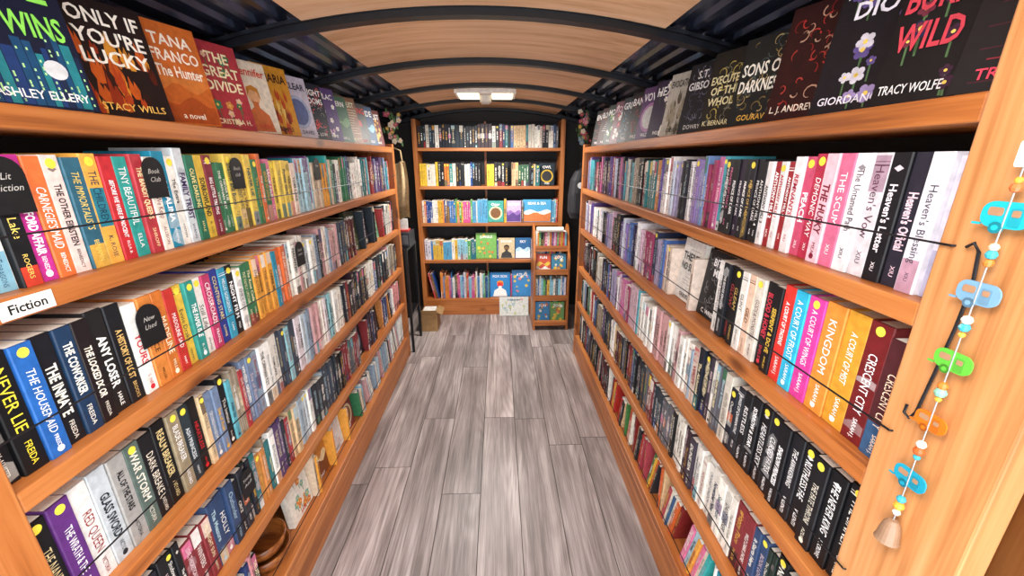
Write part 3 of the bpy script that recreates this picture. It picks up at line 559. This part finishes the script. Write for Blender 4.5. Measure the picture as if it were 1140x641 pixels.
fan(1,[
 (.60,.13,.245,dict(bg='#121014',lines=['CZN','WE'],author='TRACY',kind='lines',cols=['#7a1f30','#3a1420'],tc='#d8425a',big=.05)),
 (.725,.12,.245,dict(bg='#0e0d11',lines=['CZW','BURN','WILD'],author='TRACY WOLFE',kind='floral',cols=['#3a1c34','#6a2a3c','#1f2444'],tc='#c8404f',ac='#ddd',big=.05,ly=.96)),
 (.865,.155,.24,dict(bg='#15141b',lines=['NOCTICA','DIO'],author='GIORDANO',kind='floral',cols=['#9988b8','#c8c4d0','#5d4d86'],tc='#e8e4f0',big=.035,ly=.97)),
 (1.01,.16,.235,dict(bg='#2b0f12',lines=[],author='L. J. ANDREWS',kind='filigree',cols=['#a23a32','#7a1c1e','#b8907a','#111','#a8342c'],tc='#f0e0d0',big=.03)),
 (1.175,.165,.215,dict(bg='#1b2022',lines=['SONS OF','DARKNESS'],author='GOURAV',kind='filigree',cols=['#a89060','#7a6a40','#4a5550'],tc='#f2eee2',ac='#e0b050',big=.036,ly=.72)),
 (1.34,.16,.22,dict(bg='#23221f',lines=['EXECUTED','OF THE','WHOLE'],author='K. BERNARD',kind='filigree',cols=['#7a7a6a','#b8a858'],tc='#e8e0b0',big=.027,ly=.7)),
 (1.50,.155,.22,dict(bg='#1c1f26',lines=['S.T.','GIBSON'],author='DOWRY',kind='filigree',cols=['#778','#445'],tc='#ddd',big=.03)),
 (1.66,.155,.22,dict(bg='#b9b4a9',lines=['EVOCATION'],author='GIBSON',kind='flames',cols=['#99907c','#5a5446'],tc='#222',big=.03)),
 (1.81,.145,.22,dict(bg='#352a44',lines=['HEX'],author='WILD',kind='floral',cols=['#a7a','#fff'],big=.04)),
 (1.96,.145,.22,dict(bg='#5f4070',lines=['VOW'],author='WILD',kind='rings',cols=['#a7a','#ccc'],big=.04)),
 (2.11,.145,.22,dict(bg='#16181e',lines=['BANE'],author='WILD',kind='filigree',cols=['#a44','#844'],big=.04)),
 (2.26,.145,.22,dict(bg='#2a2d3a',lines=['GRIM'],author='WILD',kind='filigree',cols=['#48a','#ccc'],big=.04)),
 (2.41,.145,.22,dict(bg='#7a4a58',lines=['ROSE'],author='WILD',kind='floral',cols=['#b36','#fff'],tc='#ecd',big=.04)),
 (2.56,.145,.22,dict(bg='#1b2a24',lines=['MOSS'],author='WILD',kind='floral',cols=['#6a6','#fff'],big=.04)),
 (2.71,.145,.22,dict(bg='#402020',lines=['BLOOD'],author='WILD',kind='lines',cols=['#b66','#fff'],big=.04)),
 (2.87,.14,.22,dict(bg='#202020',lines=['END'],author='WILD',kind='lines',cols=['#b66'],big=.04)),
],'face_out_books')
# ---------------------------------------------------------------- bungee cords across rows
for side in (-1,1):
    f=XL+.006 if side<0 else XR-.006
    for z in TOPS[1:]:
        mb=MB(); ya=.505 if side<0 else .50; yb=YE+.02; h=.088
        pts=[A(f,ya+(yb-ya)*i/24,z+h-.008*math.sin(math.pi*i/24)) for i in range(25)]
        pts=[A(f-(.012 if side<0 else -.012),ya-.004,z+h)]+pts
        mb.tube(pts,.0017,6,mat='blk'); mb.build('bungee_cord')
mb=MB(); c=A(XL+.0005,.606,TOPS[1]-TH/2)
mb.box(c+X_*.001,(.002,.075,.028),mat='white'); mb.text('Fiction',c,Y_,Z_,X_,.014,.065,.0026,'#111',mat='cov',bold=.02); mb.build('shelf_label')
# ---------------------------------------------------------------- ceiling lamp with sensor
yl=3.08; zl=zc(-.07)-.006
mb=MB()
mb.bb(-.29,.12,yl-.14,yl+.14,zl-.03,zl,'white')
mb.bb(-.27,-.13,yl-.12,yl+.12,zl-.036,zl-.0305,'diff'); mb.bb(-.04,.10,yl-.12,yl+.12,zl-.036,zl-.0305,'diff')
mb.lathe([(0,-.085),(.026,-.083),(.038,-.07),(.042,-.05),(.045,-.031)],A(-.085,yl-.02,zl),24,'#c9c6c0','attr')
mb.build('ceiling_lamp',smooth=False)
# ---------------------------------------------------------------- hanging camper charms on right post
def rr(x0,x1,y0,y1,r,n=5):
    p=[]
    for cx,cy,a in ((x1-r,y0+r,-90),(x1-r,y1-r,0),(x0+r,y1-r,90),(x0+r,y0+r,180)):
        for i in range(n+1):
            t=math.radians(a+90*i/n); p.append((cx+r*math.cos(t),cy+r*math.sin(t)))
    return p
mb=MB(); xs=XR-.016; ys_=.447; R=-Y_; Nn=-X_
mb.tube([A(XR-.004,ys_-.005,1.53),A(xs,ys_-.002,1.525),A(xs,ys_,1.50),A(xs,ys_,1.25),A(xs,ys_,1.0),A(xs,ys_,.985)],.0009,5,'#999','attr')
def bead(z,r,col): mb.lathe([(0.0003,-r),(r*.7,-r*.7),(r,0),(r*.7,r*.7),(.0003,r)],A(xs,ys_,z),10,col,'attrm')
for z,col,w in ((1.437,'#1fa9ba',.05),(1.343,'#6f98b4',.046),(1.251,'#5cb23c',.044),(1.160,'#d06c1c',.04),(1.066,'#1a93ad',.044)):
    h=w*.68; o=A(xs,ys_,z-h/2)
    body=rr(-w/2,w/2,h*.12,h,h*.36)
    mb.prism(body,o,R,Z_,Nn,-.0022,.0,col,'attrm')
    mb.prism(rr(-w*.36,-w*.06,h*.52,h*.8,h*.08),o,R,Z_,Nn,.0,.0006,'#a07a5c','attr')
    mb.prism(rr(w*.08,w*.32,h*.2,h*.8,h*.08),o,R,Z_,Nn,.0,.0006,mixc(col,'#000',.25),'attr')
    mb.prism(rr(w*.12,w*.28,h*.52,h*.74,h*.05),o,R,Z_,Nn,.0006,.001,'#a07a5c','attr')
    mb.prism([(-w*.12+h*.2*math.cos(i*.524),h*.12+h*.2*math.sin(i*.524)) for i in range(12)],o,R,Z_,Nn,-.0028,.001,mixc(col,'#000',.55),'attr')
    mb.prism([(-w*.12+h*.1*math.cos(i*.524),h*.12+h*.1*math.sin(i*.524)) for i in range(12)],o,R,Z_,Nn,.001,.0015,col,'attrm')
    mb.prism(rr(-w*.64,-w*.46,h*.16,h*.24,h*.03),o,R,Z_,Nn,-.002,.0,col,'attrm')
for z,r,c in ((1.478,.004,'#d8a03a'),(1.47,.006,'#c46a3a'),(1.402,.005,'#d9c9a8'),(1.393,.006,'#3aa0b0'),(1.383,.0055,'#c8742e'),(1.31,.006,'#e0d9c8'),(1.30,.006,'#3aa0b0'),(1.29,.004,'#d8a03a'),(1.217,.006,'#c8742e'),(1.207,.007,'#7fb8a0'),(1.197,.004,'#d8a03a'),(1.125,.006,'#e3ddd0'),(1.114,.007,'#c05a2a'),(1.104,.0045,'#3aa0b0'),(1.03,.006,'#3aa0b0'),(1.018,.007,'#d8a03a'),(1.006,.005,'#e8e0d0')):
    bead(z,r,c)
mb.lathe([(.001,.02),(.006,.019),(.010,.012),(.0125,0),(.014,-.014),(.0155,-.018),(.0135,-.018),(.011,0),(.006,.012)],A(xs,ys_,.972),20,'#8f7058','attrm')
mb.prism(rr(-.008,.008,0,.028,.003),A(xs-.002,ys_,1.492),R,Z_,Nn,-.001,.001,'#d8ded0','attr')
mb.build('camper_charm_hanger')
mb=MB(); xx=XR-.007
mb.tube([A(xx,.482,1.395),A(xx-.004,.472,1.402),A(xx-.004,.464,1.392),A(xx-.002,.460,1.35),A(xx-.002,.462,1.29),A(xx-.002,.467,1.22),A(xx-.002,.472,1.16),A(xx-.003,.478,1.146),A(xx-.003,.486,1.15),A(xx,.488,1.162)],.0020,8,mat='blk')
mb.build('bungee_hook')
# ---------------------------------------------------------------- wooden bowls in lowest left shelf
mb=MB()
for i,(rr_,zz) in enumerate(((.085,0),(.078,.045))):
    c=A(XL-.09,1.07,TOPS[5]+.001+zz)
    mb.lathe([(.001,0),(rr_*.5,0),(rr_*.55,.006),(rr_*.85,.03),(rr_,.07),(rr_-.006,.072),(rr_*.8,.035),(rr_*.5,.014),(.001,.012)],c,36,mat='walnut')
mb.build('wooden_bowls',smooth=True)
# ---------------------------------------------------------------- side table + card machine + box
mb=MB(); tx0,tx1,ty0,ty1,tz=-.955,-.695,3.0,3.34,.86
mb.bb(tx0,tx1,ty0,ty1,tz-.02,tz,'blk'); mb.bb(tx0+.01,tx1-.01,ty0+.01,ty1-.01,.30,.315,'blk')
for a in (tx0+.012,tx1-.012):
    for b in (ty0+.012,ty1-.012): mb.bb(a-.01,a+.01,b-.01,b+.01,0,tz-.02,'blk')
mb.build('side_table',bevel=.002)
mb=MB(); mb.bb(-.88,-.685,3.06,3.26,tz+.001,tz+.11,'attr','#2b2d33'); mb.bb(-.87,-.695,3.055,3.0599,tz+.02,tz+.09,'attr','#5a5c62'); mb.bb(-.85,-.70,3.10,3.20,tz+.1102,tz+.125,'attr','#b8342e'); mb.bb(-.84,-.70,3.12,3.125,tz+.1252,tz+.21,'white')
mb.build('receipt_printer',bevel=.003)
mb=MB(); mb.bb(-.72,-.57,3.42,3.60,.001,.17,'card')
mb.box(A(-.645,3.41,.18),(.15,.004,.08),Y=nrm(A(0,1,.6)),Z=nrm(A(0,-.6,1)),mat='card'); mb.box(A(-.55,3.51,.175),(.06,.18,.004),X=nrm(A(1,0,-.5)),Z=nrm(A(.5,0,1)),mat='card'); mb.bb(-.70,-.59,3.45,3.57,.171,.19,'white')
mb.build('cardboard_box')
def tote(x0,w,y,z0,h,mat,strap):
    mb=MB(); V=[];F=[];nx,nz=16,14
    for s in (0,1):
        for j in range(nz+1):
            for i in range(nx+1):
                u=i/nx; v=j/nz; bul=.03*math.sin(math.pi*u)*math.sin(math.pi*min(v*1.3,1))
                g=.82+.18*v
                V.append((x0+w*(.5+(u-.5)*g)+.008*math.sin(v*5),y-(bul if s else -bul*.3)+.012*math.sin(u*22+v*2)*(1-.5*v),z0+h*(1-v)+.010*math.sin(u*9)))
        o=s*(nx+1)*(nz+1)
        for j in range(nz):
            for i in range(nx): a=o+j*(nx+1)+i; F.append((a,a+1,a+nx+2,a+nx+1))
    mb.add(V,F,mat=mat)
    zt=z0+h
    mb.tube([A(x0+w*.2,y,zt-.01),A(x0+w*.25,y,zt+.08),A(x0+w*.5,y,strap),A(x0+w*.75,y,zt+.08),A(x0+w*.8,y,zt-.01)],.006,6,mat=mat)
    return mb.build('tote_bag',smooth=True)
tote(-.84,.185,3.06,1.08,.40,'cloth',1.58)
tote(-.93,.17,3.20,1.05,.30,'blk2',1.5)
mb=MB(); mb.tube([A(WL+.001,3.06,1.592),A(-.68,3.06,1.592)],.006,8,mat='blk'); mb.tube([A(WL+.001,3.2,1.512),A(-.78,3.2,1.512)],.006,8,mat='blk'); mb.build('hanging_rail')
mb=MB(); V=[];F=[];n=20
prof=[(.02,0),(.11,.01),(.135,.06),(.135,.2),(.12,.32),(.08,.39),(.02,.41)]
c=A(.70,3.42,1.02)
for rr_,z in prof:
    for k in range(n):
        a=2*math.pi*k/n; V.append(c+A(rr_*.9*math.copysign(abs(math.cos(a))**.6,math.cos(a)),rr_*.65*math.copysign(abs(math.sin(a))**.6,math.sin(a)),z))
for i in range(len(prof)-1):
    for k in range(n): F.append((i*n+k,i*n+(k+1)%n,(i+1)*n+(k+1)%n,(i+1)*n+k))
mb.add(V,F,mat='blk2'); mb.bb(.62,.78,3.31,3.335,1.08,1.24,'blk2')
mb.tube([A(.66,3.42,1.41),A(.67,3.42,1.47),A(.72,3.42,1.49),A(.75,3.42,1.46),A(.75,3.42,1.41)],.007,6,mat='blk2')
mb.tube([A(.72,3.42,1.487),A(.855,3.42,1.50)],.005,6,mat='blk')
mb.prism([(.025*math.cos(i*.4),.025*math.sin(i*.4)) for i in range(16)],A(.66,3.33,1.30),X_,Z_,-Y_,0,.004,'#ddd','attr')
mb.build('black_backpack',smooth=False)
for sx in (-1,1):
    mb=MB(); r=random.Random(5+sx); xb=XL+.0 if sx<0 else XR-.0
    yg=YE+.085
    pts=[A(xb+.02*math.sin(i*.9),yg,1.80-.02*i) for i in range(10)]
    mb.tube(pts,.002,5,'#3a5a2a','attr')
    for p in pts:
        for q in range(4):
            o=p+A(r.uniform(-.04,.04),r.uniform(-.02,.0),r.uniform(-.015,.015)); rad=r.uniform(.008,.015)
            if q<2:
                col=r.choice(['#b84a6a','#d890a0','#d8ccb8','#a8334a','#c29a42','#6a8a9a'])
                for k in range(5):
                    a=k*1.2566; mb.disk(o,X_,Z_,-Y_,rad*.8*math.cos(a),rad*.8*math.sin(a),rad*.6,.002*(k%2),col,'attr',8)
                mb.lathe([(.0005,-.003),(rad*.3,0),(.0005,.003)],o-Y_*.004,8,'#f2d060','attr')
            else:
                mb.disk(o,nrm(A(1,.3,.4)),nrm(A(-.3,.1,1)),-Y_,0,0,rad*.5,0,'#4a6a3a','attr',8,ry=rad*1.5)
    mb.build('flower_garland')
# ---------------------------------------------------------------- small children's book rack
mb=MB(); rx0,rx1,ry0,ry1=.30,.62,3.42,3.72
side=[(0,0),(.30,0),(.30,.78),(.27,.88),(.20,.95),(.14,.93),(.10,.84),(.04,.74),(0,.66)]
for xx in (rx0,rx1-.018):
    mb.prism(side,A(xx,ry0,0),Y_,Z_,X_,0,.018,'#888','pz')
for z,yy in ((.06,ry0+.005),(.30,ry0+.01),(.54,ry0+.02),(.74,ry0+.07)):
    mb.bb(rx0+.018,rx1-.018,yy,ry1-.01,z-.014,z,'px'); mb.bb(rx0+.018,rx1-.018,yy-.012,yy,z-.014,z+.035,'px')
mb.bb(rx0+.018,rx1-.018,ry1-.012,ry1,.04,.86,'px')
r=random.Random(31)
for z,yy in ((.06,ry0+.02),(.30,ry0+.025),(.54,ry0+.035),(.74,ry0+.085)):
    x=rx0+.024
    if z in (.06,.54):
        for k in range(2):
            cover(mb,A(x+.067,yy+.02,z+.001),X_,Z_,-Y_,.13,.19 if z<.5 else .16,.012,bg=['#c9543a','#3a7fa0','#3f8ac0','#6a9a58'][k+(2 if z<.5 else 0)],lines=['FUN','ZOO'][k:k+1],author='',tc='#fff',kind=r.choice(['floral','hills']),cols=['#e2c04a','#c5503a','#eee'],lean=.15,r=r); x+=.137
        x=rx0+.03
        while x<rx1-.05:
            t=r.uniform(.012,.022); h=r.uniform(.17,.2) if z<.5 else .17; c=r.choice(PAL['kids'])
            book(mb,A(x+t/2,yy+.09,z+.001),X_,Z_,-Y_,t,h,.11,c,'','',tcol(c,r),r,1); x+=t+.001
    else:
        while x<rx1-.04:
            t=r.uniform(.01,.022); h=r.uniform(.17,.21) if z<.7 else .15; c=r.choice(PAL['kids'])
            book(mb,A(x+t/2,yy,z+.001),X_,Z_,-Y_,t,h,.13,c,'','',tcol(c,r),r,1); x+=t+.001
mb.build('childrens_book_rack')
mb=MB()
mb.tube([A(.34,3.50,.918),A(.56,3.50,.918)],.022,14,'#efece2','attr'); mb.tube([A(.33,3.546,.914),A(.55,3.546,.914)],.018,14,'#e3dccb','attr')
mb.build('paper_scrolls')
mb=MB(); cover(mb,A(.14,BY0-.055,.002),X_,Z_,-Y_,.29,.19,.012,bg='#d6d9d4',lines=['WORLD MAP'],author='',tc='#39506a',kind='floral',cols=['#8fb8c8','#d9a0a8','#b8c890'],lean=.2,big=.02)
mb.build('picture_book')
# ---------------------------------------------------------------- lights
def area(name,loc,rot,sx,sy,e,col):
    l=bpy.data.lights.new(name,'AREA'); l.shape='RECTANGLE'; l.size=sx; l.size_y=sy; l.energy=e; l.color=col
    o=bpy.data.objects.new(name,l); o.location=loc; o.rotation_euler=rot; scene.collection.objects.link(o)
area('ceiling_lamp_light',(-.085,yl,zl-.09),(0,0,0),.36,.22,30,(1,.96,.9))
area('added_fill_light_rear',(-.065,.1,1.87),(0,0,0),.6,.4,18,(1,.98,.95))  # unseen fill added above the camera to brighten the interior; no fixture
w=bpy.data.worlds.new('sky'); scene.world=w; w.use_nodes=True; nt=w.node_tree
bg=nt.nodes['Background']; bg.inputs[0].default_value=(.94,.97,1,1); bg.inputs[1].default_value=3.6
# ---------------------------------------------------------------- camera
cd=bpy.data.cameras.new('camera'); cd.lens=449/1140*36; cd.sensor_width=36; cd.clip_start=.02
co=bpy.data.objects.new('camera',cd); co.location=(0,0,1.5); co.rotation_euler=(math.radians(90-17.67),0,math.radians(-1.82))
scene.collection.objects.link(co); scene.camera=co
